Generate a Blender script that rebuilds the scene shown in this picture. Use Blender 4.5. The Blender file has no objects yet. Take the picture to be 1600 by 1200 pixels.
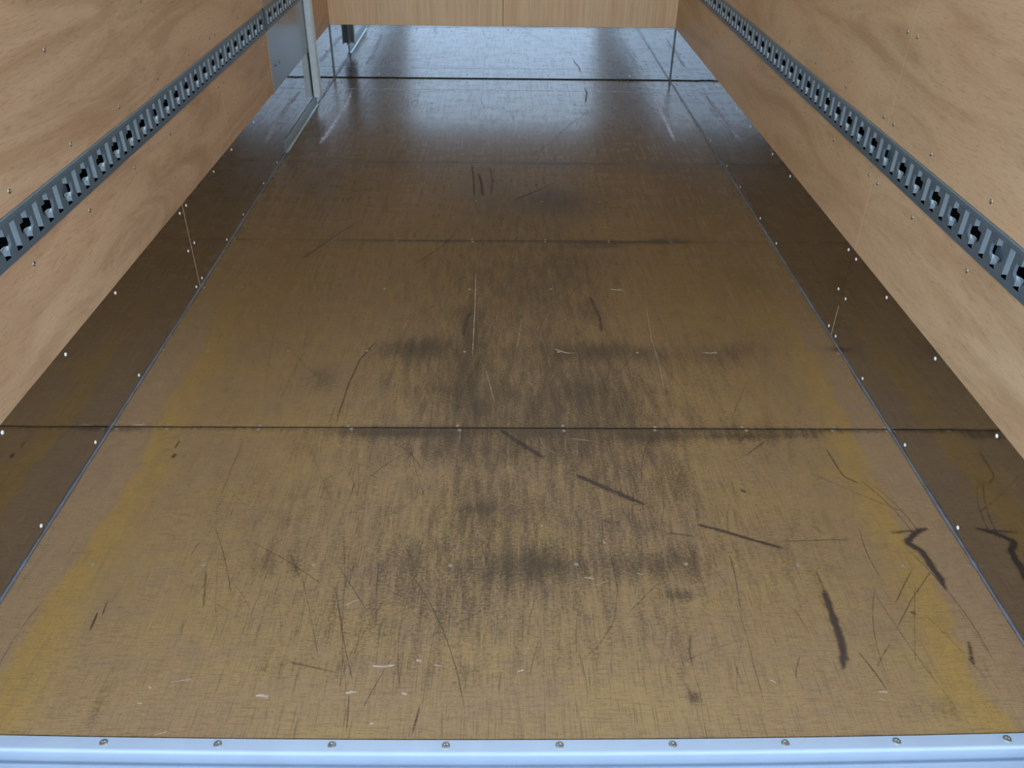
import bpy, bmesh, math, random
import numpy as np
from mathutils import Matrix, Vector

# ---------------------------------------------------------------- camera, sky, light, exposure
sc = bpy.context.scene
COL = sc.collection
HW = 1.085                       # half width of the cargo body
Y0, YF = 0.915, 5.594            # rear edge of the floor, front wall
ZK = 0.318                       # top of the kick plates
ZC = 2.15                        # ceiling

cam = bpy.data.cameras.new('camera')
cam_ob = bpy.data.objects.new('camera', cam)
COL.objects.link(cam_ob)
cam.sensor_width = 36.0
cam.lens = 1307.94 / 1600 * 36.0
cam.clip_start = 0.02
cam.clip_end = 200
fwd = Vector((0.01411571, 0.82686836, -0.56221834))
rgt = Vector((0.99989099, -0.00923816, 0.01151764))
upv = Vector((-0.00432971, 0.56231964, 0.82690863))
cam_ob.matrix_world = Matrix(((rgt.x, upv.x, -fwd.x, -0.0082), (rgt.y, upv.y, -fwd.y, 0.0),
                              (rgt.z, upv.z, -fwd.z, 1.415), (0, 0, 0, 1)))
sc.camera = cam_ob

world = bpy.data.worlds.new('overcast_sky')
sc.world = world
world.use_nodes = True
wn = world.node_tree
wn.nodes.clear()
w_out = wn.nodes.new('ShaderNodeOutputWorld')
w_bg = wn.nodes.new('ShaderNodeBackground')
w_tc = wn.nodes.new('ShaderNodeTexCoord')
w_sep = wn.nodes.new('ShaderNodeSeparateXYZ')
w_ramp = wn.nodes.new('ShaderNodeValToRGB')
w_ramp.color_ramp.elements[0].position = 0.0
w_ramp.color_ramp.elements[0].color = (0.50, 0.68, 0.90, 1)
w_ramp.color_ramp.elements[1].position = 0.9
w_ramp.color_ramp.elements[1].color = (0.42, 0.60, 0.86, 1)
w_mid = w_ramp.color_ramp.elements.new(0.35)
w_mid.color = (0.74, 0.88, 1.0, 1)
wn.links.new(w_tc.outputs['Generated'], w_sep.inputs[0])
wn.links.new(w_sep.outputs['Z'], w_ramp.inputs[0])
wn.links.new(w_ramp.outputs['Color'], w_bg.inputs['Color'])
w_bg.inputs['Strength'].default_value = 1.0
wn.links.new(w_bg.outputs[0], w_out.inputs[0])

sc.view_settings.view_transform = 'Standard'
sc.view_settings.look = 'None'
sc.view_settings.gamma = 1.0
sc.view_settings.use_curve_mapping = False
sc.view_settings.exposure = 1.80


# ---------------------------------------------------------------- helpers
def link(o, parent=None):
    COL.objects.link(o)
    if parent is not None:
        o.parent = parent
    return o

def mesh_obj(name, verts, faces, mat, parent=None, smooth=False):
    me = bpy.data.meshes.new(name)
    me.from_pydata([tuple(v) for v in verts], [], faces)
    if mat:
        me.materials.append(mat)
    if smooth:
        me.shade_smooth()
    return link(bpy.data.objects.new(name, me), parent)

def tag(o, label=None, cat=None, group=None, kind=None):
    if label: o['label'] = label
    if cat: o['category'] = cat
    if group: o['group'] = group
    if kind: o['kind'] = kind
    return o

def box_vf(x0, x1, y0, y1, z0, z1):
    v = [(x0, y0, z0), (x1, y0, z0), (x1, y1, z0), (x0, y1, z0), (x0, y0, z1), (x1, y0, z1), (x1, y1, z1), (x0, y1, z1)]
    f = [(0, 3, 2, 1), (4, 5, 6, 7), (0, 1, 5, 4), (1, 2, 6, 5), (2, 3, 7, 6), (3, 0, 4, 7)]
    return v, f

def box(name, b, mat, parent=None, bevel=0.0):
    v, f = box_vf(*b)
    o = mesh_obj(name, v, f, mat, parent)
    if bevel:
        bm = bmesh.new(); bm.from_mesh(o.data)
        bmesh.ops.bevel(bm, geom=bm.edges[:], offset=bevel, segments=2, affect='EDGES', profile=0.6)
        bm.to_mesh(o.data); bm.free()
    return o

def extrude_profile(name, prof, y0, y1, mat, parent=None, axis='Y', smooth=True, cap=True):
    # prof: closed list of 2-D points, swept along axis
    n = len(prof); v = []
    for t in (y0, y1):
        for a, b in prof:
            v.append((a, t, b) if axis == 'Y' else (t, a, b))
    f = [(i, (i + 1) % n, n + (i + 1) % n, n + i) for i in range(n)]
    if cap:
        f += [tuple(range(n))[::-1], tuple(range(n, 2 * n))]
    o = mesh_obj(name, v, f, mat, parent)
    bm = bmesh.new(); bm.from_mesh(o.data)
    bmesh.ops.recalc_face_normals(bm, faces=bm.faces[:])
    bm.to_mesh(o.data); bm.free()
    if smooth:
        o.data.shade_smooth(); o.data.set_sharp_from_angle(angle=math.radians(35))
    return o

# ---------------------------------------------------------------- materials
class NT:
    def __init__(s, name):
        s.m = bpy.data.materials.new(name); s.m.use_nodes = True
        s.t = s.m.node_tree
        s.p = s.t.nodes['Principled BSDF']
        s.out = s.t.nodes['Material Output']
    def n(s, typ, **kw):
        nd = s.t.nodes.new(typ)
        for k, v in kw.items(): setattr(nd, k, v)
        return nd
    def l(s, a, b): s.t.links.new(a, b)
    def val(s, x, sock):
        if isinstance(x, (int, float)): sock.default_value = x
        elif isinstance(x, (tuple, list)): sock.default_value = x if len(x) != 3 or sock.type != 'RGBA' else (*x, 1)
        else: s.l(x, sock)
    def math(s, op, a, b=0.0, c=0.0, clamp=False):
        nd = s.n('ShaderNodeMath', operation=op); nd.use_clamp = clamp
        s.val(a, nd.inputs[0]); s.val(b, nd.inputs[1]); s.val(c, nd.inputs[2])
        return nd.outputs[0]
    def mix(s, fac, a, b, mode='MIX'):
        nd = s.n('ShaderNodeMix', data_type='RGBA', blend_type=mode)
        s.val(fac, nd.inputs[0]); s.val(a, nd.inputs[6]); s.val(b, nd.inputs[7])
        return nd.outputs[2]
    def coord(s):
        return s.n('ShaderNodeTexCoord').outputs['Object']
    def map(s, co, scale=(1, 1, 1), loc=(0, 0, 0), rot=(0, 0, 0)):
        nd = s.n('ShaderNodeMapping'); s.l(co, nd.inputs[0])
        nd.inputs['Scale'].default_value = scale; nd.inputs['Location'].default_value = loc
        nd.inputs['Rotation'].default_value = rot
        return nd.outputs[0]
    def noise(s, co, scale=1.0, detail=3.0, rough=0.55, dist=0.0):
        nd = s.n('ShaderNodeTexNoise'); s.l(co, nd.inputs['Vector'])
        nd.inputs['Scale'].default_value = scale; nd.inputs['Detail'].default_value = detail
        nd.inputs['Roughness'].default_value = rough; nd.inputs['Distortion'].default_value = dist
        return nd.outputs['Fac']
    def ss(s, x, a, b):
        nd = s.n('ShaderNodeMapRange', interpolation_type='SMOOTHSTEP')
        s.val(x, nd.inputs[0]); nd.inputs[1].default_value = a; nd.inputs[2].default_value = b
        return nd.outputs[0]
    def bump(s, h, strength, dist=0.001):
        nd = s.n('ShaderNodeBump'); s.l(h, nd.inputs['Height'])
        nd.inputs['Strength'].default_value = strength; nd.inputs['Distance'].default_value = dist
        s.l(nd.outputs[0], s.p.inputs['Normal']); return nd
    def set(s, **kw):
        names = dict(color='Base Color', rough='Roughness', metal='Metallic', spec='Specular IOR Level', coat='Coat Weight', coatr='Coat Roughness')
        for k, v in kw.items(): s.val(v, s.p.inputs[names[k]])

def simple(name, color, rough=0.5, metal=0.0, var=0.06, scale=30.0):
    m = NT(name); co = m.coord()
    n = m.noise(co, scale, 4)
    c2 = tuple(max(0, c * (1 - 3 * var)) for c in color)
    m.set(color=m.mix(m.ss(n, 0.3, 0.7), color, c2), rough=rough, metal=metal)
    return m.m

def floor_wood():
    m = NT('varnished_floor_plywood'); co = m.coord()
    sep = m.n('ShaderNodeSeparateXYZ'); m.l(co, sep.inputs[0])
    X, Y = sep.outputs['X'], sep.outputs['Y']
    big = m.noise(m.map(co, (1.6, 2.4, 1)), 1.6, 4, 0.6)
    mid = m.noise(m.map(co, (3.5, 8, 1)), 2.0, 5, 0.65)
    grain = m.noise(m.map(co, (24, 330, 1)), 1.0, 4, 0.8)          # fibres run across the body
    grain2 = m.noise(m.map(co, (70, 800, 1), (3, 1, 0)), 1.0, 3, 0.75)
    weave = m.noise(m.map(co, (430, 9, 1), (1, 7, 0)), 1.0, 3, 0.7)  # fine wear along the body
    weave2 = m.noise(m.map(co, (60, 3.2, 1), (4, 2, 0)), 1.0, 4, 0.7)
    col = m.mix(m.ss(big, 0.34, 0.66), (0.305, 0.184, 0.074), (0.275, 0.165, 0.082))
    col = m.mix(m.math('MULTIPLY', m.ss(mid, 0.46, 0.70), 0.55), col, (0.250, 0.152, 0.088))
    # golden worn-through bands close to both side walls
    wob = m.noise(m.map(co, (1, 2.2, 1), (5, 0, 0)), 1.4, 4, 0.65)
    ax = m.math('ADD', m.math('ABSOLUTE', X), m.math('MULTIPLY', m.math('SUBTRACT', wob, 0.5), 0.16))
    band = m.math('MULTIPLY', m.ss(ax, 0.84, 0.94), m.math('SUBTRACT', 1.0, m.ss(ax, 0.965, 0.982)))
    band = m.math('MULTIPLY', band, m.math('SUBTRACT', 1.0, m.ss(Y, 2.2, 3.0)))
    outer = m.ss(ax, 0.950, 1.005)
    col = m.mix(m.math('MULTIPLY', band, 0.60), col, (0.360, 0.200, 0.038))
    col = m.mix(m.math('MULTIPLY', outer, 0.6), col, (0.315, 0.185, 0.100))
    # light fall-off painted into the colour: darker, browner towards the front
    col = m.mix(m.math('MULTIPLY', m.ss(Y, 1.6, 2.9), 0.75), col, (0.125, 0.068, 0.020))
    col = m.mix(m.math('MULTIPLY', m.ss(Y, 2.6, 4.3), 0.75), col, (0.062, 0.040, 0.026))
    # grain
    col = m.mix(m.math('MULTIPLY', m.ss(grain, 0.46, 0.66), 0.55), col, (0.120, 0.074, 0.038))
    col = m.mix(m.math('MULTIPLY', m.ss(grain2, 0.52, 0.76), 0.50), col, (0.42, 0.29, 0.145))
    ctr = m.math('SUBTRACT', 1.0, m.ss(m.math('ABSOLUTE', X), 0.35, 0.95))
    wv = m.math('MULTIPLY', m.ss(weave, 0.54, 0.66), m.math('ADD', m.math('MULTIPLY', ctr, 0.35), 0.28))
    col = m.mix(wv, col, (0.070, 0.046, 0.030))
    pale = m.noise(m.map(co, (480, 5, 1), (8, 3, 0)), 1.0, 2, 0.6)
    col = m.mix(m.math('MULTIPLY', m.ss(pale, 0.62, 0.74), m.math('MULTIPLY', ctr, 0.45)), col, (0.34, 0.24, 0.14))
    hatch = m.noise(m.map(co, (7, 420, 1), (2, 9, 0)), 1.0, 2, 0.6)
    col = m.mix(m.math('MULTIPLY', m.ss(hatch, 0.60, 0.70), 0.45), col, (0.085, 0.055, 0.034))
    col = m.mix(m.math('MULTIPLY', m.ss(weave2, 0.52, 0.78), 0.45), col, (0.150, 0.105, 0.074))
    spk = m.noise(m.map(co, (170, 420, 1), (9, 1, 0)), 1.0, 2, 0.8)
    col = m.mix(m.math('MULTIPLY', m.ss(spk, 0.52, 0.72), 0.45), col, (0.085, 0.055, 0.035))
    # grime trodden in: strength stored per vertex, broken up by fibre noise
    at = m.n('ShaderNodeAttribute'); at.attribute_name = 'grime'
    g = at.outputs['Fac']
    sp = m.noise(m.map(co, (120, 190, 1)), 1.0, 4, 0.8)
    sp2 = m.noise(m.map(co, (42, 7, 1), (2, 5, 0)), 1.0, 4, 0.7)
    t = m.math('ADD', m.math('ADD', g, m.math('MULTIPLY', m.math('SUBTRACT', sp, 0.5), 1.9)), m.math('MULTIPLY', m.math('SUBTRACT', sp2, 0.5), 1.3))
    gm = m.math('MULTIPLY', m.ss(t, 0.12, 0.95), 0.78)
    gm = m.math('MULTIPLY', gm, m.ss(g, 0.0, 0.22))
    col = m.mix(gm, col, (0.026, 0.019, 0.015))
    m.set(color=col, rough=m.math('ADD', m.math('MULTIPLY', m.ss(mid, 0.3, 0.7), 0.07), m.math('ADD', m.math('MULTIPLY', weave2, 0.22), m.math('ADD', 0.11, m.math('MULTIPLY', g, 0.15)))), spec=0.20)
    hh = m.math('ADD', m.math('MULTIPLY', grain, 0.6), m.math('MULTIPLY', weave, 0.3))
    m.bump(hh, 0.05, 0.0004)
    return m.m

def wall_ply(name, seed, base=(0.68, 0.455, 0.300), dark=(0.55, 0.340, 0.210), vertical=False):
    m = NT(name); co = m.coord()
    if vertical:
        a = m.noise(m.map(co, (26, 1, 1.1), (seed, 0, 0)), 1.0, 5, 0.6, 0.6)
        b = m.noise(m.map(co, (150, 1, 3.0), (seed, 2, 0)), 1.0, 3, 0.7)
        c = m.noise(m.map(co, (3, 1, 0.6), (seed, 4, 0)), 1.0, 2)
    else:
        a = m.noise(m.map(co, (1, 1.3, 7.5), (seed, seed, 0), (0.06, 0, 0)), 1.0, 6, 0.62, 1.1)
        b = m.noise(m.map(co, (1, 22, 210), (seed, 2, 0)), 1.0, 3, 0.7)
        c = m.noise(m.map(co, (1, 1.4, 2.6), (seed, 4, seed)), 1.0, 3, 0.6, 0.8)
    col = m.mix(m.ss(a, 0.34, 0.70), base, dark)
    col = m.mix(m.math('MULTIPLY', m.ss(c, 0.35, 0.7), 0.35), col, (base[0] * 0.92, base[1] * 0.80, base[2] * 0.72))
    col = m.mix(m.math('MULTIPLY', m.ss(b, 0.50, 0.72), 0.42), col, tuple(x * 0.60 for x in dark))
    if not vertical:
        d = m.noise(m.map(co, (1, 5, 17), (seed + 3, 1, 2)), 1.0, 3, 0.6, 1.5)
        col = m.mix(m.math('MULTIPLY', m.ss(d, 0.66, 0.80), 0.45), col, (0.66, 0.50, 0.36))
        e = m.noise(m.map(co, (1, 9, 40), (seed + 6, 3, 2)), 1.0, 3, 0.6, 0.8)
        col = m.mix(m.math('MULTIPLY', m.ss(e, 0.66, 0.78), 0.40), col, (0.26, 0.14, 0.075))
    m.set(color=col, rough=0.5, spec=0.3)
    m.bump(b, 0.12, 0.0004)
    return m.m

def kick_metal(name, along, color=(0.46, 0.45, 0.45), r0=0.035, r1=0.09):
    m = NT(name); co = m.coord()
    sc3 = (1, 2, 260) if along == 'Y' else (2, 1, 260)
    br = m.noise(m.map(co, sc3), 1.0, 3, 0.6)
    wav = m.noise(m.map(co, (2.3, 2.3, 3.5)), 1.0, 1, 0.5)
    sm = m.noise(m.map(co, (6, 6, 9), (2, 3, 1)), 1.0, 4, 0.6)
    r = m.math('ADD', m.math('MULTIPLY', m.ss(sm, 0.45, 0.8), r1 - r0), r0)
    m.set(color=m.mix(m.math('MULTIPLY', m.ss(sm, 0.5, 0.8), 0.25), color, tuple(c * 0.85 for c in color)), rough=r, metal=1.0)
    h = m.math('ADD', m.math('MULTIPLY', wav, 1.0), m.math('MULTIPLY', br, 0.004))
    m.bump(h, 0.30 if along == 'Y' else 0.12, 0.006)
    return m.m

def mark_mat(name, color, rough=0.4, lo=0.30, hi=0.55, scale=(90, 260, 1), strength=1.0):
    m = NT(name); co = m.coord()
    at = m.n('ShaderNodeAttribute'); at.attribute_name = 'strength'
    n = m.noise(m.map(co, scale), 1.0, 3, 0.7)
    t = m.math('ADD', at.outputs['Fac'], m.math('MULTIPLY', m.math('SUBTRACT', n, 0.5), 1.0))
    a = m.math('MULTIPLY', m.ss(t, lo, hi), strength)
    m.set(color=color, rough=rough)
    m.l(a, m.p.inputs['Alpha'])
    return m.m

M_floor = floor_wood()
M_under = simple('dark_joint', (0.018, 0.015, 0.013), 0.9)
M_under.node_tree.nodes['Principled BSDF'].inputs['Specular IOR Level'].default_value = 0.0
M_wallL = wall_ply('side_wall_plywood_left', 1.3, (0.62, 0.410, 0.260), (0.43, 0.260, 0.150))
M_wallR = wall_ply('side_wall_plywood_right', 7.9, (0.63, 0.430, 0.265), (0.46, 0.290, 0.165))
M_front = wall_ply('front_wall_woodgrain_panel', 3.1, (0.94, 0.67, 0.43), (0.82, 0.55, 0.33), True)
M_edge = simple('pale_panel_edge', (0.62, 0.45, 0.30), 0.7)
M_back = simple('dark_wall_cavity', (0.012, 0.012, 0.014), 0.95)
M_kickS = kick_metal('polished_kick_plate_side', 'Y')
M_kickF = kick_metal('polished_kick_plate_front', 'X', (0.68, 0.77, 0.88), 0.025, 0.07)
M_rail = simple('blue_grey_rail_steel', (0.140, 0.185, 0.225), 0.42, 0.35, 0.04, 60)
M_rail2 = simple('lit_rail_steel', (0.36, 0.42, 0.47), 0.36, 0.35, 0.04, 60)  # same rail steel, lightened: daylight caught in the pressed slots put into the colour
M_brack = simple('bracket_steel', (0.16, 0.24, 0.32), 0.4, 0.5)
M_alu = simple('pale_aluminium_profile', (0.74, 0.82, 0.86), 0.42, 0.1, 0.03)
M_strip = simple('dull_aluminium_strip', (0.36, 0.42, 0.43), 0.40, 0.6, 0.05)
M_plate = simple('satin_grey_sheet', (0.36, 0.36, 0.36), 0.30, 0.85, 0.02, 8)
M_sill = simple('painted_aluminium_sill', (0.36, 0.42, 0.51), 0.34, 0.15, 0.02, 12)
M_screw = simple('bright_screw_steel', (0.46, 0.44, 0.42), 0.28, 1.0, 0.05, 300)
M_screwf = simple('worn_floor_screw', (0.30, 0.27, 0.20), 0.55, 0.3, 0.1, 300)
M_screwd = simple('dull_screw_steel', (0.33, 0.33, 0.31), 0.40, 0.9, 0.08, 300)
M_rivet = simple('silver_rivet', (0.92, 0.92, 0.96), 0.35, 0.0, 0.03, 300)
M_caulk = simple('blue_grey_sealant', (0.155, 0.155, 0.175), 0.45, 0.0, 0.12, 22)
def skylight_sheet():
    m = NT('translucent_roof_sheet')
    tr = m.n('ShaderNodeBsdfTranslucent'); tr.inputs['Color'].default_value = (0.90, 0.83, 0.72, 1)
    df = m.n('ShaderNodeBsdfDiffuse'); df.inputs['Color'].default_value = (0.85, 0.84, 0.80, 1)
    mx = m.n('ShaderNodeMixShader'); mx.inputs[0].default_value = 0.30
    m.l(tr.outputs[0], mx.inputs[1]); m.l(df.outputs[0], mx.inputs[2]); m.l(mx.outputs[0], m.out.inputs['Surface'])
    return m.m
M_ceil = skylight_sheet()
M_outer = simple('white_body_panel', (0.6, 0.6, 0.6), 0.5)
M_ground = simple('concrete_yard', (0.30, 0.29, 0.28), 0.9, 0.0, 0.08, 3)
M_frame = simple('dark_rear_frame', (0.36, 0.38, 0.40), 0.5, 0.1)
M_scuff = mark_mat('black_rubber_scuff', (0.050, 0.031, 0.023), 0.5, 0.10, 0.85, (110, 300, 1), 0.88)
M_scr = mark_mat('fine_dark_scratches', (0.060, 0.040, 0.028), 0.5, 0.12, 0.95, (60, 60, 1), 0.62)
M_lscr = mark_mat('fine_light_scratches', (0.50, 0.38, 0.24), 0.5, 0.35, 1.0, (60, 60, 1), 0.7)
M_chip = mark_mat('chipped_pale_wood', (0.46, 0.34, 0.24), 0.7, 0.25, 0.95)
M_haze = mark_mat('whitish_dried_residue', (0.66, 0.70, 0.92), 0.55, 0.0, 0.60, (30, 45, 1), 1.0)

# ---------------------------------------------------------------- screw heads
def screw_mesh(name, r, mat, h=0.0018, ring=None):
    bm = bmesh.new()
    seg = 12
    def rng(rad, z):
        return [bm.verts.new((rad * math.cos(2 * math.pi * i / seg), rad * math.sin(2 * math.pi * i / seg), z)) for i in range(seg)]
    a = rng(r, 0); b = rng(r * 0.86, h * 0.7); c = rng(r * 0.45, h)
    for p, q in ((a, b), (b, c)):
        for i in range(seg):
            bm.faces.new((p[i], p[(i + 1) % seg], q[(i + 1) % seg], q[i]))
    # recessed cross: alternate vertices of the inner ring sink towards the centre
    cv = bm.verts.new((0, 0, -h * 0.4))
    d = [bm.verts.new((r * (0.40 if i % 3 == 0 else 0.14) * math.cos(2 * math.pi * i / seg),
                       r * (0.40 if i % 3 == 0 else 0.14) * math.sin(2 * math.pi * i / seg), h * (0.2 if i % 3 == 0 else 0.5))) for i in range(seg)]
    for i in range(seg):
        bm.faces.new((c[i], c[(i + 1) % seg], d[(i + 1) % seg], d[i]))
        bm.faces.new((d[i], d[(i + 1) % seg], cv))
    me = bpy.data.meshes.new(name); bm.to_mesh(me); bm.free()
    me.materials.append(mat); me.shade_smooth(); me.set_sharp_from_angle(angle=math.radians(35))
    return me

def dome_mesh(name, r, mat, h):
    bm = bmesh.new(); seg = 10; rings = []
    for k in range(3):
        t = k / 3 * math.pi / 2
        rings.append([bm.verts.new((r * math.cos(t) * math.cos(2 * math.pi * i / seg), r * math.cos(t) * math.sin(2 * math.pi * i / seg), h * math.sin(t))) for i in range(seg)])
    top = bm.verts.new((0, 0, h))
    for k in range(2):
        for i in range(seg):
            bm.faces.new((rings[k][i], rings[k][(i + 1) % seg], rings[k + 1][(i + 1) % seg], rings[k + 1][i]))
    for i in range(seg):
        bm.faces.new((rings[2][i], rings[2][(i + 1) % seg], top))
    me = bpy.data.meshes.new(name); bm.to_mesh(me); bm.free()
    me.materials.append(mat); me.shade_smooth()
    return me

SCREW_W = screw_mesh('wall_screw', 0.0062, M_screw)
SCREW_F = screw_mesh('floor_screw', 0.0052, M_screwf, 0.0010)
SCREW_S = screw_mesh('sill_screw', 0.0078, M_screwd, 0.0024)
RIVET = dome_mesh('rivet', 0.0052, M_rivet, 0.0024)
ROT = {'-x': (0, -math.pi / 2, 0), '+x': (0, math.pi / 2, 0), '-y': (math.pi / 2, 0, 0), 'z': (0, 0, 0)}

def put(name, me, loc, face, parent, spin=0.0):
    o = bpy.data.objects.new(name, me)
    o.rotation_euler = ROT[face]
    if spin:
        o.rotation_euler = (Matrix.Rotation(0, 4, 'Z') @ o.rotation_euler.to_matrix().to_4x4() @ Matrix.Rotation(spin, 4, 'Z')).to_euler()
    o.location = loc
    return link(o, parent)

rnd = random.Random(11)

# ---------------------------------------------------------------- the floor
# (cx, cy, rx, ry, strength) of trodden-in grime and courses of scuffs, in metres on the floor
BLOBS= [(0.093,1.343,0.088,0.043,0.8),(0.313,1.349,0.089,0.036,0.6),(0.006,1.333,0.072,0.047,0.45),(-0.096,1.342,0.051,0.032,0.3),(-0.268,2.279,0.098,0.058,0.9),(-0.165,2.08,0.212,0.217,0.38),(-0.084,1.949,0.082,0.13,0.4),(0.295,2.265,0.205,0.054,0.75),(0.31,2.016,0.161,0.172,0.5),(0.137,1.951,0.138,0.147,0.45),(0.24,3.543,0.138,0.137,0.85),(0.178,3.41,0.194,0.183,0.35),(-0.074,3.628,0.145,0.287,0.4),(-0.24,1.84,0.159,0.02,0.95),(0.096,1.839,0.08,0.02,0.8),(0.396,1.829,0.098,0.023,0.9),(-0.329,1.842,0.106,0.018,0.7),(0.645,1.83,0.107,0.015,0.8),(0.825,1.834,0.071,0.012,0.6),(-0.107,2.38,0.031,0.172,0.7),(-0.108,2.115,0.042,0.183,0.5),(0.126,2.7,0.127,0.235,0.3),(-0.062,2.852,0.193,0.348,0.25),(-0.065,1.533,0.048,0.014,0.6),(-0.001,1.522,0.094,0.094,0.3),(0.419,1.748,0.021,0.142,0.35),(0.457,1.669,0.02,0.106,0.3),(0.386,1.258,0.045,0.012,0.7),(0.371,1.0,0.011,0.012,0.9),(-0.538,1.371,0.044,0.03,0.25),(-0.502,1.342,0.101,0.023,0.25),(-0.554,2.111,0.039,0.053,0.5),(-0.463,1.799,0.104,0.042,0.2),(0.671,1.863,0.144,0.06,0.3),(0.656,3.11,0.083,0.024,0.95),(0.394,3.069,0.108,0.03,0.8),(0.234,4.005,0.107,0.028,0.8),(0.747,3.963,0.044,0.036,0.7),(0.358,3.099,0.155,0.018,0.7),(1.083,2.288,0.042,0.015,1.0),(0.247,1.952,0.028,0.235,0.4),(0.153,2.082,0.023,0.339,0.3),(0.342,1.891,0.025,0.191,0.35),(0.636,2.23,0.102,0.045,0.35),(0.749,2.277,0.082,0.047,0.4),(0.299,2.559,0.067,0.117,0.35),(0.007,1.773,0.121,0.056,0.35),(0.198,1.774,0.156,0.071,0.3),(-0.183,1.772,0.104,0.056,0.3),(0.066,2.081,0.483,0.872,0.34),(0.021,1.393,0.508,0.222,0.28),(-0.206,2.85,0.434,0.478,0.25),(0.095,3.409,0.556,0.38,0.2),(-0.304,1.17,0.269,0.104,0.2),(0.35,1.618,0.197,0.212,0.25),(-0.551,1.567,0.127,0.148,0.15),(0.695,1.394,0.105,0.107,0.2),(0.82,2.231,0.245,0.331,0.15),(0.402,1.353,0.059,0.04,0.4),(-0.338,1.772,0.035,0.084,0.25),(0.234,2.967,0.1,0.24,0.3),(0.349,2.858,0.146,0.167,0.3),(0.757,1.723,0.104,0.082,0.15),(-0.244,1.372,0.103,0.061,0.2),(-0.206,1.275,0.085,0.057,0.2),(0.607,1.24,0.084,0.027,0.2),(0.365,1.137,0.026,0.102,0.25),(-0.367,1.074,0.102,0.023,0.25),(-0.11,1.059,0.077,0.03,0.2),(-0.839,0.987,0.061,0.035,0.2),(-0.767,0.959,0.018,0.084,0.3),(0.842,0.971,0.062,0.028,0.4),(0.233,1.153,0.108,0.068,0.15),(-1.331,3.681,0.145,0.205,0.15),(-0.925,3.689,0.204,0.25,0.25),(-0.663,3.695,0.088,0.25,0.2),(0.812,2.864,0.195,0.139,0.15),(0.932,2.761,0.059,0.051,0.4),(-1.071,1.853,0.079,0.02,0.5),(-0.96,1.37,0.036,0.024,0.3),(-0.693,1.566,0.047,0.148,0.12),(-0.083,1.604,0.073,0.237,0.25),(-0.132,1.221,0.165,0.11,0.12)]
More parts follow.
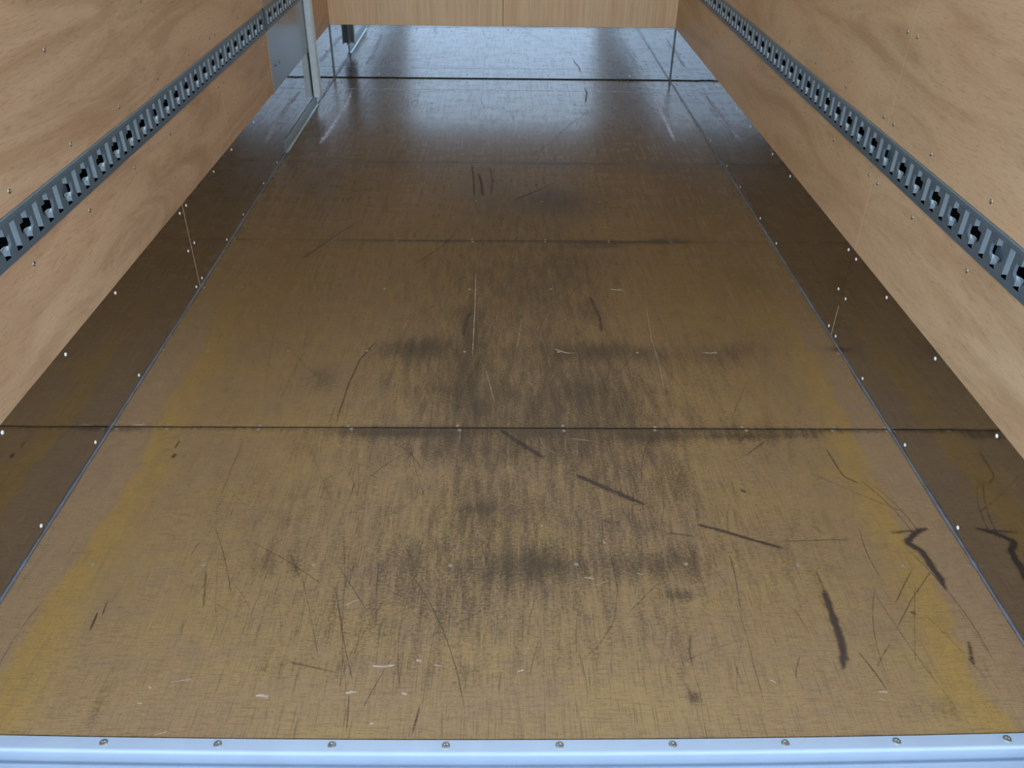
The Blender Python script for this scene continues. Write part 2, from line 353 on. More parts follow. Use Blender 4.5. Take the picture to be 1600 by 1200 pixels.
MARKS= [([(-0.005,1.853),(0.034,1.807),(0.076,1.765),(0.109,1.73)],0.014,0.8),([(0.19,1.663),(0.252,1.618),(0.305,1.582),(0.353,1.549)],0.013,0.85),([(0.471,1.479),(0.528,1.457),(0.584,1.431),(0.657,1.4)],0.009,0.8),([(0.389,1.45),(0.456,1.44)],0.007,0.5),([(0.665,1.423),(0.766,1.428),(0.828,1.43)],0.004,0.5),([(0.931,1.452),(0.952,1.454),(0.99,1.46)],0.009,0.55),([(1.027,1.467),(1.004,1.463),(0.974,1.437),(0.949,1.415),(0.972,1.409),(0.982,1.384),(0.983,1.344),(0.988,1.305),(0.985,1.273)],0.014,0.9),([(0.712,1.328),(0.712,1.305),(0.712,1.273)],0.006,0.5),([(0.712,1.273),(0.708,1.204),(0.705,1.145),(0.7,1.105),(0.684,1.064)],0.015,0.9),([(0.97,1.132),(0.962,1.097),(0.951,1.087),(0.957,1.076)],0.01,0.6),([(0.878,1.778),(0.882,1.71),(0.887,1.658),(0.921,1.628)],0.005,0.6),([(0.306,2.643),(0.331,2.492),(0.327,2.385)],0.011,0.7),([(-0.11,2.522),(-0.124,2.443),(-0.13,2.36)],0.015,0.6),([(-0.606,3.293),(-0.683,3.119),(-0.773,2.924)],0.007,0.7),([(-0.193,3.183),(-0.242,3.047),(-0.33,2.892)],0.007,0.6),([(-0.512,4.316),(-0.543,3.996),(-0.522,3.698),(-0.511,3.398),(-0.525,3.248)],0.023,0.35),([(0.253,3.771),(0.158,3.648),(0.041,3.531)],0.012,0.5),([(-0.152,3.996),(-0.137,3.788),(-0.128,3.573)],0.01,0.7),([(-0.118,3.873),(-0.1,3.747),(-0.088,3.574)],0.012,0.7),([(-0.061,3.945),(-0.05,3.79),(-0.051,3.598)],0.009,0.65),([(-0.405,2.337),(-0.448,2.213),(-0.462,2.077),(-0.467,1.88)],0.006,0.6),([(0.553,3.602),(0.468,3.532),(0.419,3.472)],0.008,0.5),([(0.516,5.387),(0.52,5.285),(0.495,5.076)],0.008,0.9),([(0.521,4.945),(0.37,4.635),(0.241,4.305),(0.109,4.058)],0.007,0.5),([(0.881,1.21),(0.89,1.205)],0.012,0.5),([(0.605,1.605),(0.616,1.597)],0.008,0.7),([(0.246,1.494),(0.26,1.485)],0.011,0.5),([(0.27,1.487),(0.282,1.483)],0.008,0.4),([(0.934,1.334),(0.896,1.286),(0.858,1.235)],0.003,0.6),([(0.98,1.334),(0.9,1.249),(0.83,1.162)],0.003,0.5),([(0.73,1.111),(0.736,1.089),(0.747,1.055),(0.755,1.016)],0.004,0.55),([(0.809,1.132),(0.78,1.101),(0.755,1.07)],0.004,0.45),([(-0.854,1.235),(-0.851,1.204)],0.003,0.7),([(-0.863,1.207),(-0.86,1.161)],0.004,0.8),([(-0.16,0.978),(-0.164,0.952),(-0.169,0.924)],0.004,0.6),([(-0.299,1.007),(-0.294,0.965),(-0.292,0.929)],0.002,0.7),([(-0.435,1.083),(-0.379,1.069),(-0.334,1.059)],0.005,0.45),([(-0.881,1.769),(-0.877,1.796)],0.008,0.55),([(-0.872,1.726),(-0.871,1.744)],0.01,0.7),([(0.743,1.479),(0.772,1.447)],0.003,0.5),([(0.63,1.222),(0.642,1.162)],0.004,0.35),([(0.394,1.153),(0.382,1.113),(0.382,1.07)],0.005,0.5),([(0.525,1.394),(0.525,1.324),(0.512,1.204)],0.003,0.5),([(0.501,1.594),(0.481,1.547),(0.473,1.49)],0.008,0.3),([(0.385,1.669),(0.392,1.57),(0.408,1.523)],0.014,0.3),([(0.497,1.776),(0.49,1.619),(0.471,1.479)],0.008,0.3),([(-0.306,1.8),(-0.25,1.758),(-0.21,1.679)],0.003,0.5),([(-0.518,1.771),(-0.473,1.665),(-0.42,1.544)],0.003,0.4),([(-0.705,1.797),(-0.706,1.703),(-0.705,1.578)],0.005,0.35),([(-0.372,1.653),(-0.389,1.544),(-0.396,1.455)],0.004,0.4),([(-0.135,1.679),(-0.203,1.592),(-0.26,1.521),(-0.334,1.488)],0.003,0.45),([(-0.383,1.476),(-0.354,1.313),(-0.335,1.137)],0.003,0.45),([(-0.669,1.332),(-0.643,1.221)],0.004,0.5),([(-0.494,1.387),(-0.469,1.336),(-0.451,1.303)],0.006,0.4),([(-0.197,2.299),(-0.203,2.079),(-0.204,1.829)],0.004,0.35),([(-0.774,2.592),(-0.732,2.218),(-0.688,1.945)],0.004,0.35),([(-0.606,2.46),(-0.633,2.219),(-0.649,1.977)],0.004,0.4),([(-0.651,2.417),(-0.634,2.275)],0.006,0.4),([(-0.836,2.479),(-0.709,2.294),(-0.593,2.219)],0.004,0.3),([(0.247,1.414),(0.254,1.276),(0.237,1.187),(0.197,1.121),(0.147,1.074)],0.003,0.45),([(0.266,1.204),(0.315,1.258),(0.358,1.304)],0.004,0.4),([(0.553,1.446),(0.462,1.435)],0.003,0.3),([(0.636,1.791),(0.678,1.834)],0.009,0.4),([(0.719,1.805),(0.651,1.744)],0.006,0.5)]
CHIPS= [([(-0.261,1.072),(-0.239,1.071),(-0.218,1.074)],0.0084),([(-0.478,1.003),(-0.467,1.005),(-0.454,1.002)],0.0112),([(-0.305,1.01),(-0.295,1.012),(-0.285,1.013)],0.0084),([(-0.197,1.009),(-0.187,1.007)],0.0112),([(-0.139,1.075),(-0.123,1.072)],0.007),([(-0.175,1.086),(-0.165,1.085)],0.0084),([(0.183,1.308),(0.203,1.306)],0.0056),([(-0.65,1.035),(-0.636,1.038),(-0.614,1.041)],0.0042),([(0.737,1.012),(0.754,1.011)],0.007),([(0.531,1.039),(0.54,1.033)],0.007),([(-0.643,0.921),(-0.633,0.924),(-0.624,0.928)],0.0042),([(-0.101,2.851),(-0.097,2.554),(-0.096,2.223)],0.005),([(0.503,2.608),(0.487,2.346),(0.488,2.191),(0.479,2.011)],0.003),([(0.163,2.283),(0.202,2.256),(0.233,2.257)],0.0084),([(0.638,2.26),(0.685,2.261)],0.0084),([(-0.055,2.168),(-0.04,2.081),(-0.024,1.981)],0.003),([(0.064,2.489),(0.046,2.282)],0.003),([(0.38,2.693),(0.437,2.684)],0.007),([(0.028,1.058),(0.041,1.063)],0.007),([(-0.25,0.944),(-0.244,0.944)],0.0084),([(-0.691,1.025),(-0.685,1.021)],0.007),([(-0.701,0.988),(-0.691,0.987)],0.0056),([(0.236,1.424),(0.241,1.414)],0.0056),([(-0.338,1.228),(-0.325,1.239),(-0.314,1.243)],0.0028),([(0.207,1.287),(0.235,1.298)],0.0028),([(-1.032,1.87),(-0.993,1.871)],0.0098),([(-1.176,1.869),(-1.169,1.87)],0.0042),([(0.302,1.321),(0.316,1.318)],0.0042),([(0.528,1.343),(0.536,1.345)],0.007),([(0.091,1.478),(0.096,1.471)],0.007),([(0.734,0.996),(0.745,0.991)],0.0028),([(0.172,1.831),(0.167,1.752)],0.002),([(0.203,1.802),(0.198,1.733)],0.002),([(0.099,1.83),(0.111,1.774),(0.154,1.741)],0.002),([(0.183,1.816),(0.252,1.803)],0.0028),([(-0.118,1.801),(-0.119,1.858)],0.002)]
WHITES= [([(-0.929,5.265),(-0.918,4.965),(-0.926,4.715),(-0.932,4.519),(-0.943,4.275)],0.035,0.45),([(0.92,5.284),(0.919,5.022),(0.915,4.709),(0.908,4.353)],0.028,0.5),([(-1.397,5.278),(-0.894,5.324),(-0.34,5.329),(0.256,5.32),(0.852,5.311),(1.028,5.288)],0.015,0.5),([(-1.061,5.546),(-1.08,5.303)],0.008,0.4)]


floor = box('floor', (-HW - 0.03, HW + 0.03, Y0 + 0.035, YF + 0.03, -0.09, -0.0125), M_under)
tag(floor, kind='structure')

def front_edge(x):
    return Y0 - 0.003 + 0.0125 * (x / 0.97) ** 2

rs = np.random.RandomState(5)
def grime_at(P):
    g = np.zeros(len(P))
    for cx, cy, rx, ry, s in BLOBS:
        dx = (P[:, 0] - cx) / rx; dy = (P[:, 1] - cy) / ry
        q = dx * dx + dy * dy
        g = 1 - (1 - g) * (1 - 0.92 * s * np.exp(-0.75 * q))
    # dirt collects against the raised edges of the sheets
    for ys, s, w in ((1.8625, 0.75, 0.012), (3.1035, 0.95, 0.012), (4.0165, 1.2, 0.017)):
        n = 0.65 + 0.35 * np.sin(P[:, 0] * 5.1 + ys * 7) * np.sin(P[:, 0] * 2.3 + ys)
        g = 1 - (1 - g) * (1 - np.clip(s * n, 0, 1) * np.exp(-((P[:, 1] - (ys - w * 0.5)) / w) ** 2))
    return np.clip(g, 0, 1)

def floor_panel(y0, y1, step, first=False):
    nx = int(round(2 * (HW - 0.001) / step)); ny = int(round((y1 - y0) / step))
    xs = np.linspace(-HW + 0.001, HW - 0.001, nx + 1); ts = np.linspace(0, 1, ny + 1)
    XX, TT = np.meshgrid(xs, ts)
    ya = front_edge(XX) if first else np.full_like(XX, y0)
    YY = ya + (y1 - ya) * TT
    P = np.stack([XX.ravel(), YY.ravel(), np.zeros(XX.size)], 1)
    N = len(P)
    i = np.arange(ny)[:, None] * (nx + 1) + np.arange(nx)[None, :]
    i = i.ravel()
    F = np.stack([i, i + 1, i + nx + 2, i + nx + 1], 1)
    # skirt: near edge, right edge, far edge, left edge
    near = np.arange(nx + 1); far = ny * (nx + 1) + np.arange(nx + 1)
    left = np.arange(ny + 1) * (nx + 1); right = left + nx
    loop = np.concatenate([near, right[1:], far[::-1][1:], left[::-1][1:-1]])
    Q = P[loop].copy(); Q[:, 2] = -0.012
    P2 = np.concatenate([P, Q]); L = len(loop)
    k = np.arange(L); kn = (k + 1) % L
    S = np.stack([loop[k], N + k, N + kn, loop[kn]], 1)
    FF = np.concatenate([F, S])
    me = bpy.data.meshes.new('floor_panel')
    me.vertices.add(len(P2)); me.vertices.foreach_set('co', P2.ravel())
    me.loops.add(FF.size); me.loops.foreach_set('vertex_index', FF.ravel().astype(np.int32))
    me.polygons.add(len(FF)); me.polygons.foreach_set('loop_start', (np.arange(len(FF)) * 4).astype(np.int32))
    me.update(calc_edges=True); me.validate()
    at = me.attributes.new('grime', 'FLOAT', 'POINT')
    at.data.foreach_set('value', grime_at(P2).astype(np.float32))
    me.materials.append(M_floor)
    me.shade_flat()
    return link(bpy.data.objects.new('floor_panel', me), floor)

for a, b, st, fst in ((Y0, 1.8598, 0.008, True), (1.8646, 3.1022, 0.009, False), (3.1048, 4.0147, 0.012, False), (4.0183, YF - 0.004, 0.014, False)):
    floor_panel(a, b, st, fst)
for y, hgap, mt in ((1.8622, 0.0024, M_under), (3.1035, 0.0013, M_under), (4.0165, 0.0018, M_under)):
    box('joint_filler', (-HW + 0.002, HW - 0.002, y - hgap, y + hgap, -0.012, -0.0003), mt, floor)

# strokes lying in the varnish
def ribbons(name, items, mat, parent, z, jitter=0.25, taper=True, seed=3):
    r = random.Random(seed); V = []; Fc = []; S = []
    for pts, w, s in items:
        P = [Vector(p) for p in pts]
        # resample
        Q = [P[0]]
        for a, b in zip(P, P[1:]):
            n = max(1, int((b - a).length / 0.012))
            Q += [a.lerp(b, (j + 1) / n) for j in range(n)]
        if len(P) > 2 and len(Q) > 4:
            for _ in range(1):
                Q = [Q[0]] + [(Q[j - 1] + Q[j] * 2 + Q[j + 1]) / 4 for j in range(1, len(Q) - 1)] + [Q[-1]]
        n = len(Q); base = len(V)
        for j, q in enumerate(Q):
            d = (Q[min(j + 1, n - 1)] - Q[max(j - 1, 0)])
            d = d.normalized() if d.length > 1e-9 else Vector((1, 0))
            nn = Vector((-d.y, d.x))
            e = min(1.0, 9.0 * min(j + 0.35, n - 1 - j + 0.35) / max(n, 1)) if taper else 1.0
            ww = w * (0.55 + 0.45 * e) * (1 + r.uniform(-jitter, jitter)) * 0.62
            for sd in (-1, 0, 1):
                p = q + nn * ww * sd
                V.append((p.x, p.y, z)); S.append((s * (0.45 + 0.55 * e)) if sd == 0 else 0.0)
        for j in range(n - 1):
            k = base + 3 * j
            Fc += [(k, k + 1, k + 4, k + 3), (k + 1, k + 2, k + 5, k + 4)]
    o = mesh_obj(name, V, Fc, mat, parent)
    at = o.data.attributes.new('strength', 'FLOAT', 'POINT')
    at.data.foreach_set('value', S)
    bm = bmesh.new(); bm.from_mesh(o.data)
    bmesh.ops.recalc_face_normals(bm, faces=bm.faces[:])
    if bm.faces[0].normal.z < 0: bmesh.ops.reverse_faces(bm, faces=bm.faces[:])
    bm.to_mesh(o.data); bm.free()
    return o

for k, mk in enumerate(MARKS):
    ribbons('scuff_mark', [(mk[0], mk[1] * 1.55, mk[2])], M_scuff, floor, 0.0005 + 0.00001 * (k % 7), seed=k)
for k, (pts, w) in enumerate(CHIPS):
    ribbons('chipped_patch', [(pts, w, 0.9)], M_chip, floor, 0.0007, 0.5, seed=k)
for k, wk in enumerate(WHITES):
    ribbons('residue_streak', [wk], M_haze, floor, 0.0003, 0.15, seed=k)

def rand_scratches(n, seed, wmin, wmax):
    r = random.Random(seed); out = []
    while len(out) < n:
        y = Y0 + 0.03 + (r.random() ** 1.3) * 4.3
        x = max(-1.0, min(1.0, r.gauss(0.05, 0.48)))
        ang = r.gauss(math.pi / 2, 0.22) if r.random() < 0.75 else r.uniform(0, math.pi)
        L = r.uniform(0.03, 0.28) * (1 if r.random() < 0.85 else 2)
        bend = r.uniform(-0.5, 0.5); pts = []; a = ang; px, py = x, y
        for k in range(5):
            pts.append((px, py)); px += math.cos(a) * L / 4; py += math.sin(a) * L / 4; a += bend / 4
        seams = (1.8625, 3.1035, 4.0165)
        if any(abs(p[0]) > 1.06 or p[1] < Y0 + 0.02 or p[1] > YF - 0.05 for p in pts): continue
        if any(min(p[1] for p in pts) < s < max(p[1] for p in pts) for s in seams): continue
        out.append((pts, r.uniform(wmin, wmax), r.uniform(0.35, 1.0)))
    return out
s1 = ribbons('scratches', rand_scratches(480, 21, 0.0012, 0.0034), M_scr, floor, 0.00035, 0.2); tag(s1, kind='stuff')
s2 = ribbons('pale_scratches', rand_scratches(230, 22, 0.0008, 0.0018), M_lscr, floor, 0.00042, 0.2); tag(s2, kind='stuff')

# floor screws in their regular rows over the cross members
cols = (-0.93, -0.679, -0.427, -0.123, 0.172, 0.425, 0.675, 0.926)
for y in (1.348, 1.853, 1.873, 2.264, 2.690, 3.094, 3.115, 3.520, 4.005, 4.028, 4.512, 5.035):
    for x in cols + ((-1.073, 1.073) if y < 4.1 else ()):
        put('screw', SCREW_F, (x + rnd.uniform(-.006, .006), y + rnd.uniform(-.003, .003), 0.0), 'z', floor, rnd.uniform(0, 3))

# ---------------------------------------------------------------- walls
XP = HW - 0.003                       # face of the plywood
RZB = {-1: 0.587, 1: 0.584}; RZT = {-1: 0.684, 1: 0.678}
walls = {}
for s, side, mat in ((-1, 'left', M_wallL), (1, 'right', M_wallR)):
    xa, xb = sorted((s * (HW + 0.045), s * (HW + 0.075)))
    w = box('wall_' + side, (xa, xb, 0.86, YF + 0.08, -0.09, ZC + 0.04), M_back)
    tag(w, kind='structure'); walls[s] = w
    seams = [0.90, 2.353, YF - 0.002] if s == 1 else [0.90, 3.296, 4.056]
    px0, px1 = sorted((s * XP, s * (XP + 0.012)))
    for a, b in zip(seams, seams[1:]):
        for z0, z1 in ((ZK, RZB[s] - 0.001), (RZT[s] + 0.001, ZC)):
            box('wall_panel', (px0, px1, a + 0.0015, b - 0.0015, z0, z1), mat, w, 0.0006)
    if s == -1:
        for z0, z1 in ((ZK, RZB[s] - 0.001), (RZT[s] + 0.001, ZC)):
            box('wall_panel', (px0, px1, 5.01, YF - 0.002, z0, z1), mat, w, 0.0006)
    for y in seams[1:-1]:
        a, b = sorted((s * (XP + 0.0008), s * (XP + 0.006)))
        for z0, z1 in ((ZK + 0.001, RZB[s] - 0.002), (RZT[s] + 0.002, ZC)):
            box('joint_strip', (a, b, y - 0.004, y + 0.004, z0, z1), M_edge, w)
    if s == -1:   # exposed edge of the plywood where the metal sheet begins
        for z0, z1 in ((ZK - 0.012, RZB[s] - 0.002), (RZT[s] + 0.002, ZC)):
            box('edge_strip', (-XP - 0.006, -XP + 0.002, 4.0555, 4.063, z0, z1), M_edge, w)
    face = '-x' if s == 1 else '+x'
    us = RZT[s] + 0.039; ls = RZB[s] - 0.039
    base = [1.13, 1.445, 1.759, 2.074, 2.390 if s == 1 else 2.394, 2.710, 3.023, 3.343 if s == 1 else 3.27, 3.70 if s == 1 else 3.661]
    base += [2.321] if s == 1 else [3.335]
    base += [4.35, 4.66, 4.98, 5.3] if s == 1 else [3.98]
    for y in base:
        for z in (us, ls):
            put('screw', SCREW_W, (s * XP, y, z + rnd.uniform(-.001, .001)), face, w, rnd.uniform(0, 3))
    for y in (1.445, 2.078, 2.708, 3.34, 3.98) if s == -1 else (1.445, 2.318, 2.382, 3.02, 3.65):
        for z in (0.946, 1.25, 1.6):
            put('screw', SCREW_W, (s * XP, y, z), face, w, rnd.uniform(0, 3))

wf = box('wall_front', (-HW - 0.045, HW + 0.045, YF + 0.030, YF + 0.08, -0.09, ZC + 0.04), M_back)
tag(wf, kind='structure')
for a, b in ((-HW + 0.002, -0.0015), (0.0015, HW - 0.002)):
    box('wall_panel', (a, b, YF, YF + 0.010, ZK + 0.002, ZC), M_front, wf, 0.0006)
box('joint_strip', (-0.006, 0.006, YF + 0.003, YF + 0.012, ZK + 0.002, ZC), M_under, wf)

ce = box('ceiling', (-HW - 0.075, HW + 0.075, 0.86, YF + 0.08, ZC + 0.041, ZC + 0.044), M_ceil)
tag(ce, kind='structure')

# kick plates along the foot of the walls
for s, side in ((-1, 'left'), (1, 'right')):
    a, b = sorted((s * (HW + 0.0015), s * (HW + 0.030)))
    bb = box('baseboard_' + side, (a, b, 0.90, YF - 0.003, -0.010, ZK - 0.002), M_under)
    tag(bb, kind='structure')
    ys = (0.90, 1.4, YF) if False else ((0.90, 2.688, YF - 0.005) if s == -1 else (0.90, 2.370, YF - 0.005))
    a, b = sorted((s * HW, s * (HW + 0.0014)))
    for y0, y1 in zip(ys, ys[1:]):
        box('kick_plate', (a, b, y0 + 0.0008, y1 - 0.0008, 0.001, ZK - 0.0005), M_kickS, bb)
    a, b = sorted((s * (HW + 0.0003), s * (HW - 0.0006)))
    zt = ZK - 0.003 if s == -1 else 0.115
    box('seam_edge', (a, b, ys[1] - 0.0009, ys[1] + 0.0009, 0.002, zt), M_edge, bb)
    face = '-x' if s == 1 else '+x'
    sy = ys[1]
    ylist = [1.13, 1.449, 1.766, 2.088] + [sy - 0.035, sy + 0.033] + [3.05, 3.30, 3.66, 3.935, 4.32, 4.63, 4.96]
    for y in ylist:
        for z in (0.297, 0.021):
            put('rivet', RIVET, (s * HW, y, z), face, bb)
    for y in (sy - 0.035, sy + 0.033, YF - 0.15):
        put('rivet', RIVET, (s * HW, y, 0.159), face, bb)
    for z in (0.06, 0.2):
        put('rivet', RIVET, (s * HW, YF - 0.17, z), face, bb)

bf = box('baseboard_front', (-HW + 0.002, HW - 0.002, YF + 0.0015, YF + 0.029, -0.010, ZK - 0.002), M_under)
tag(bf, kind='structure')
box('kick_plate', (-HW + 0.007, HW - 0.007, YF - 0.0015, YF + 0.0014, 0.006, ZK + 0.001), M_kickF, bf)
for x in (-1.046, -0.80, -0.543, -0.23, 0.031, 0.291, 0.602, 0.82, 1.037):
    for z in (0.025, 0.298) if abs(x) < 1 else (0.025, 0.163, 0.298):
        put('rivet', RIVET, (x, YF - 0.0015, z), '-y', bf)

# sealant beads in the floor corners and the folded corner strips of the front plate
for k, s in enumerate((-1, 1)):
    prof = [(s * HW, 0.0), (s * (HW - 0.0054), 0.0), (s * (HW - 0.0050), 0.0025), (s * (HW - 0.0032), 0.0046), (s * HW, 0.0055)]
    # slightly wavy hand-laid bead
    V = []; F = []; ny = 300
    for j in range(ny + 1):
        y = 0.93 + (YF - 0.935) * j / ny
        q = 1.0 + 0.22 * math.sin(y * 17 + k) * math.sin(y * 5.3) + rnd.uniform(-.05, .05)
        if abs(y - 1.348) < 0.012 or abs(y - 1.862) < 0.012: q *= 1.5
        for a, b in prof: V.append((s * HW + (a - s * HW) * q, y, b * q + 0.0002))
    n = len(prof)
    for j in range(ny):
        for i in range(n):
            F.append((j * n + i, j * n + (i + 1) % n, (j + 1) * n + (i + 1) % n, (j + 1) * n + i))
    o = mesh_obj('trim_%d' % (k + 1), V, F, M_caulk)
    bm = bmesh.new(); bm.from_mesh(o.data); bmesh.ops.recalc_face_normals(bm, faces=bm.faces[:]); bm.to_mesh(o.data); bm.free()
    o.data.shade_smooth()
    tag(o, kind='structure')
for k, s in enumerate((-1, 1)):
    a, b = sorted((s * (HW - 0.0065), s * (HW - 0.001)))
    o = box('trim_%d' % (k + 3), (a, b, YF - 0.007, YF - 0.002, 0.004, ZK), M_strip, None, 0.001)
    tag(o, kind='structure')

# ---------------------------------------------------------------- rear sill
def bow(x): return 0.0125 * (x / 0.97) ** 2
sp = [(Y0 - 0.0065, 0.0022), (0.887, 0.0022)]
for k in range(1, 7):
    t = k / 6 * math.pi / 2
    sp.append((0.887 - 0.0075 * math.sin(t), 0.0022 - 0.0075 * (1 - math.cos(t))))
sp += [(0.8795, -0.018), (0.8780, -0.034), (0.8710, -0.034), (0.8700, -0.0255), (0.8600, -0.0250), (0.66, -0.0250), (0.655, -0.030), (0.655, -0.16), (0.70, -0.16), (0.70, -0.05), (Y0 - 0.0065, -0.05)]
V = []; F = []; nx = 40; n = len(sp)
for i in range(nx + 1):
    x = -HW - 0.07 + (2 * HW + 0.14) * i / nx
    for a, b in sp: V.append((x, a + bow(x), b))
for i in range(nx):
    for j in range(n):
        F.append((i * n + j, i * n + (j + 1) % n, (i + 1) * n + (j + 1) % n, (i + 1) * n + j))
F += [tuple(range(n)), tuple(range(nx * n, nx * n + n))[::-1]]
sill = mesh_obj('trim_5', V, F, M_sill)
bm = bmesh.new(); bm.from_mesh(sill.data); bmesh.ops.recalc_face_normals(bm, faces=bm.faces[:]); bm.to_mesh(sill.data); bm.free()
sill.data.shade_smooth(); sill.data.set_sharp_from_angle(angle=math.radians(35))
tag(sill, kind='structure')
for k in range(10):
    x = -0.94 + 0.2088 * k
    put('screw', SCREW_S, (x, 0.8975 + bow(x), 0.0022), 'z', sill, rnd.uniform(0, 3))

# rear door frame of the body, out of view but it bounds the daylight
for s, nm in ((-1, 'trim_6'), (1, 'trim_7')):
    a, b = sorted((s * (HW + 0.01), s * (HW + 0.09)))
    tag(box(nm, (a, b, 0.80, 0.858, -0.02, ZC + 0.10), M_frame, None, 0.006), kind='structure')
tag(box('trim_8', (-HW - 0.009, HW + 0.009, 0.80, 0.858, ZC - 0.02, ZC + 0.10), M_frame, None, 0.006), kind='structure')

# ---------------------------------------------------------------- lashing rails
PITCH = 0.1055
def trough_mesh(name, v0, v1, mat, flare=0.0, s=1):
    # half-round channel pressed into the rail, open at both ends; u = along body, v = height
    V = []; F = []; nu = 9
    rows = [(v0, 0.0105, 0.0140), ((v0 + v1) / 2, 0.0105, 0.0140), (v1, 0.0105, 0.0140)]
    if flare > 0: rows = [(v0, 0.0105, 0.0140), (v0 + (v1 - v0) * 0.55, 0.0105, 0.0140), (v0 + (v1 - v0) * 0.8, 0.0120, 0.0110), (v1, 0.0150, 0.0060)]
    for v, r, d in rows:
        for i in range(nu):
            t = math.pi * i / (nu - 1)
            V.append((s * d * math.sin(t), -r * math.cos(t), v))
    for j in range(len(rows) - 1):
        for i in range(nu - 1):
            k = j * nu + i
            F.append((k, k + 1, k + nu + 1, k + nu))
    me = bpy.data.meshes.new(name); me.from_pydata(V, [], F); me.materials.append(mat); me.shade_smooth()
    bm = bmesh.new(); bm.from_mesh(me)
    bmesh.ops.solidify(bm, geom=bm.faces[:], thickness=0.0016)
    bm.to_mesh(me); bm.free(); me.shade_smooth(); me.set_sharp_from_angle(angle=math.radians(50))
    return me

def lashing_rail(s, y_first, n, label, zb, zt, brackets, lead=0.0, tail=0.0, flange=None):
    """zb..zt height of the rail, first narrow slot centred on y_first, n repeats."""
    xf = s * (XP - 0.0035)                 # proud face
    H = (zt - zb)
    va, vb, vc, vd, ve, vt = zb + 0.014, zb + 0.027, zb + 0.040, zb + 0.062, zb + 0.081, zt - 0.011
    root = bpy.data.objects.new('lashing_rail', None); link(root)
    root.location = (s * HW, y_first, zb); root.empty_display_size = 0.1
    tag(root, label, 'lashing rail')
    V = []; F = []
    def P(y, z, x=0.0): V.append((xf + s * x - s * HW, y - y_first, z - zb)); return len(V) - 1
    def quad(y0, y1, z0, z1): F.append((P(y0, z0), P(y1, z0), P(y1, z1), P(y0, z1)))
    def poly(*pts): F.append(tuple(P(*p) for p in pts))
    ys = y_first - 0.011 - lead; 
    if lead: quad(ys, y_first - 0.011, zb, vt)
    for k in range(n):
        c = y_first + PITCH * k; h = c + PITCH / 2
        quad(c - .011, c + .011, zb, va); quad(c - .011, c + .011, ve, vt)
        quad(c + .011, h - .028, zb, vt); quad(h + .028, c + PITCH - .011, zb, vt)
        quad(h - .028, h + .028, zb, va); quad(h - .028, h + .028, ve, vt)
        for q in (-1, 1):
            quad(h + q * .011, h + q * .028, vd, ve) if q > 0 else quad(h - .028, h - .011, vd, ve)
            quad(h + .011, h + .028, va, vb) if q > 0 else quad(h - .028, h - .011, va, vb)
            poly((h + q * .028, vb), (h + q * .011, vb), (h + q * .028, vc))
            # folded-in flaps beside the wide hole
            poly((h + q * .028, vc), (h + q * .028, vd), (h + q * .024, vd, .0045), (h + q * .024, vc, .0045))
            poly((h + q * .011, vb), (h + q * .028, vc), (h + q * .024, vc + .002, .0045), (h + q * .009, vb + .002, .0045))
    c = y_first + PITCH * n
    quad(c - .011, c - .011 + 0.006 + tail, zb, vt)
    yb = ys; ye = c - .011 + 0.006 + tail
    # sloping top lip and the turned-in bottom edge
    poly((yb, vt), (ye, vt), (ye, zt - 0.003, 0.0012), (yb, zt - 0.003, 0.0012))
    poly((yb, zt - 0.003, 0.0012), (ye, zt - 0.003, 0.0012), (ye, zt, 0.006), (yb, zt, 0.006))
    poly((yb, zb), (ye, zb), (ye, zb - 0.0006, 0.006), (yb, zb - 0.0006, 0.006))
    for yy in (yb, ye):
        poly((yy, zb), (yy, vt), (yy, zt - 0.003, 0.0012), (yy, zt, 0.006), (yy, zb, 0.006))
    o = mesh_obj('rail_plate', V, F, M_rail, root)
    bm = bmesh.new(); bm.from_mesh(o.data)
    bmesh.ops.remove_doubles(bm, verts=bm.verts[:], dist=1e-5)
    bm.to_mesh(o.data); bm.free()
    md = o.modifiers.new('thickness', 'SOLIDIFY'); md.thickness = 0.0012; md.offset = 0
    full = trough_mesh('slot_bar', va + .005 - zb, ve - .001 - zb, M_rail2, 0, s)
    low = trough_mesh('lower_tongue', va + .004 - zb, vc + .0 - zb, M_rail2, 1, s)
    upp = trough_mesh('upper_tongue', vd + .001 - zb, ve - .001 - zb, M_rail2, 0, s)
    bv, bf_ = box_vf(0, 0.002, -0.026, 0.026, va - zb - 0.004, ve - zb + 0.004)
    xo = xf - s * HW
    for k in range(n):
        for nm, me, dy in (('slot_bar', full, 0), ('lower_tongue', low, PITCH / 2), ('upper_tongue', upp, PITCH / 2)):
            q = bpy.data.objects.new(nm, me); q.location = (xo, PITCH * k + dy, 0); link(q, root)
    for y in brackets:
        k = round((y - y_first - PITCH / 2) / PITCH)
        if 0 <= k < n:
            q = mesh_obj('mounting_bracket', [(s * (a + 0.013) + xo, b + PITCH * (k + 0.5), c) for a, b, c in bv], bf_, M_brack, root)
    if flange:
        z0 = flange
        a, b = sorted((xf - s * 0.0005 - s * HW + s * 0.0015, xf - s * HW + s * 0.003))
        box('lower_flange', (a, b, yb - y_first, ye - y_first, z0 - zb, -0.0008), M_plate, root)
    return root

kR0 = 1.616 - 6 * PITCH
lashing_rail(1, kR0, 43, 'long slotted grey steel rail along the right plywood wall', RZB[1], RZT[1], [1.04 + 0.6295 * k for k in range(8)], 0.03, 0.02)
kL0 = 1.7225 - 7 * PITCH
lashing_rail(-1, kL0, 29, 'long slotted grey steel rail along the left plywood wall', RZB[-1], RZT[-1], [0.727 + 0.6295 * k for k in range(7)], 0.03, 0.010)
lashing_rail(-1, 4.115, 8, 'short slotted steel rail above the grey metal sheet beside the post', RZB[-1], RZT[-1], [], 0.03, 0.0)

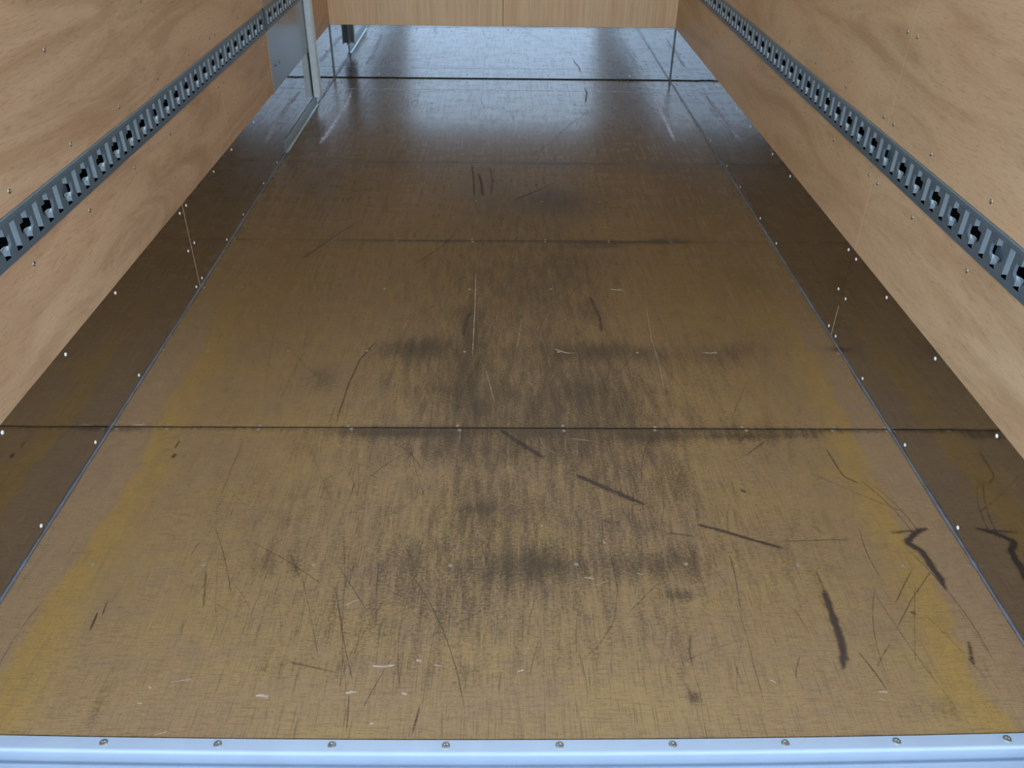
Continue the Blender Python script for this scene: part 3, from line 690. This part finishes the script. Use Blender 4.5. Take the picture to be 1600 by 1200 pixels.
# ---------------------------------------------------------------- the metal sheet, post and floor strip on the left
sheet = bpy.data.objects.new('metal_sheet', None); link(sheet); sheet.location = (-XP, 4.48, ZK)
tag(sheet, 'flat satin grey metal sheet on the left wall beside the pale post', 'metal sheet')
box('sheet', (-0.010, 0.0, 4.065 - 4.48, 5.008 - 4.48, -0.002, RZB[-1] - 0.001 - ZK), M_plate, sheet)
box('upper_sheet', (-XP - 0.010, -XP, 4.065, 5.008, RZT[-1] + 0.001, ZC), M_plate, walls[-1])
for y in (4.338, 4.633):
    put('screw', SCREW_W, (-XP, y, 0.72), '+x', walls[-1])
box('cover_lip', (0.0, 0.0016, 4.068 - 4.48, 4.893 - 4.48, RZB[-1] - 0.012 - ZK, RZB[-1] - 0.001 - ZK), M_plate, sheet)
for y, z in ((4.147, 0.422), (4.225, 0.418)):
    put('bolt', screw_mesh('bolt', 0.0095, M_screwd, 0.004), (0.0, y - 4.48, z - ZK), '+x', sheet)
for y, z in ((4.338, 0.575), (4.633, 0.574), (4.862, 0.335)):
    put('screw', SCREW_W, (0.0018, y - 4.48, z - ZK), '+x', sheet)

post = bpy.data.objects.new('upright_post', None); link(post); post.location = (-HW, 4.93, 0.066)
tag(post, 'pale aluminium upright post standing against the left wall near the front', 'post')
pr = [(0.004, -0.034), (0.008, -0.038), (0.032, -0.038), (0.040, -0.032), (0.042, -0.024), (0.042, 0.02), (0.036, 0.02), (0.036, -0.026), (0.004, -0.030)]
V = []; F = []; n = len(pr)
for z in (0.0, ZC - 0.07):
    for a, b in pr: V.append((a, b, z))
F = [(i, (i + 1) % n, n + (i + 1) % n, n + i) for i in range(n)] + [tuple(range(n)), tuple(range(n, 2 * n))[::-1]]
o = mesh_obj('post_profile', V, F, M_alu, post)
bm = bmesh.new(); bm.from_mesh(o.data); bmesh.ops.recalc_face_normals(bm, faces=bm.faces[:]); bm.to_mesh(o.data); bm.free()
o.data.shade_smooth(); o.data.set_sharp_from_angle(angle=math.radians(30))
box('wall_leg', (0.0035, 0.006, -0.03, 0.05, 0.0, ZC - 0.07), M_alu, post)
for z in (0.03, 0.05, 0.25, 0.27):
    put('screw', SCREW_W, (0.0062, 0.012 if z in (0.03, 0.25) else 0.03, z), '+x', post)

strip = bpy.data.objects.new('floor_edge_strip', None); link(strip); strip.location = (-HW, 4.5, 0)
tag(strip, 'low grey metal strip lying along the left floor edge below the post', 'metal strip')
extrude_profile('strip_profile', [(0.0008, 0.004), (0.0008, 0.062), (0.0034, 0.063), (0.0046, 0.060), (0.0046, 0.012), (0.0135, 0.0075), (0.0135, 0.0012), (0.008, 0.0012)], -0.378, 0.46, M_strip, strip)
put('screw', SCREW_W, (0.009, -0.388, 0.006), '+x', strip)

# ---------------------------------------------------------------- ground outside
g = box('ground', (-25, 25, -30, 25, -1.12, -0.95), M_ground)
tag(g, kind='structure')
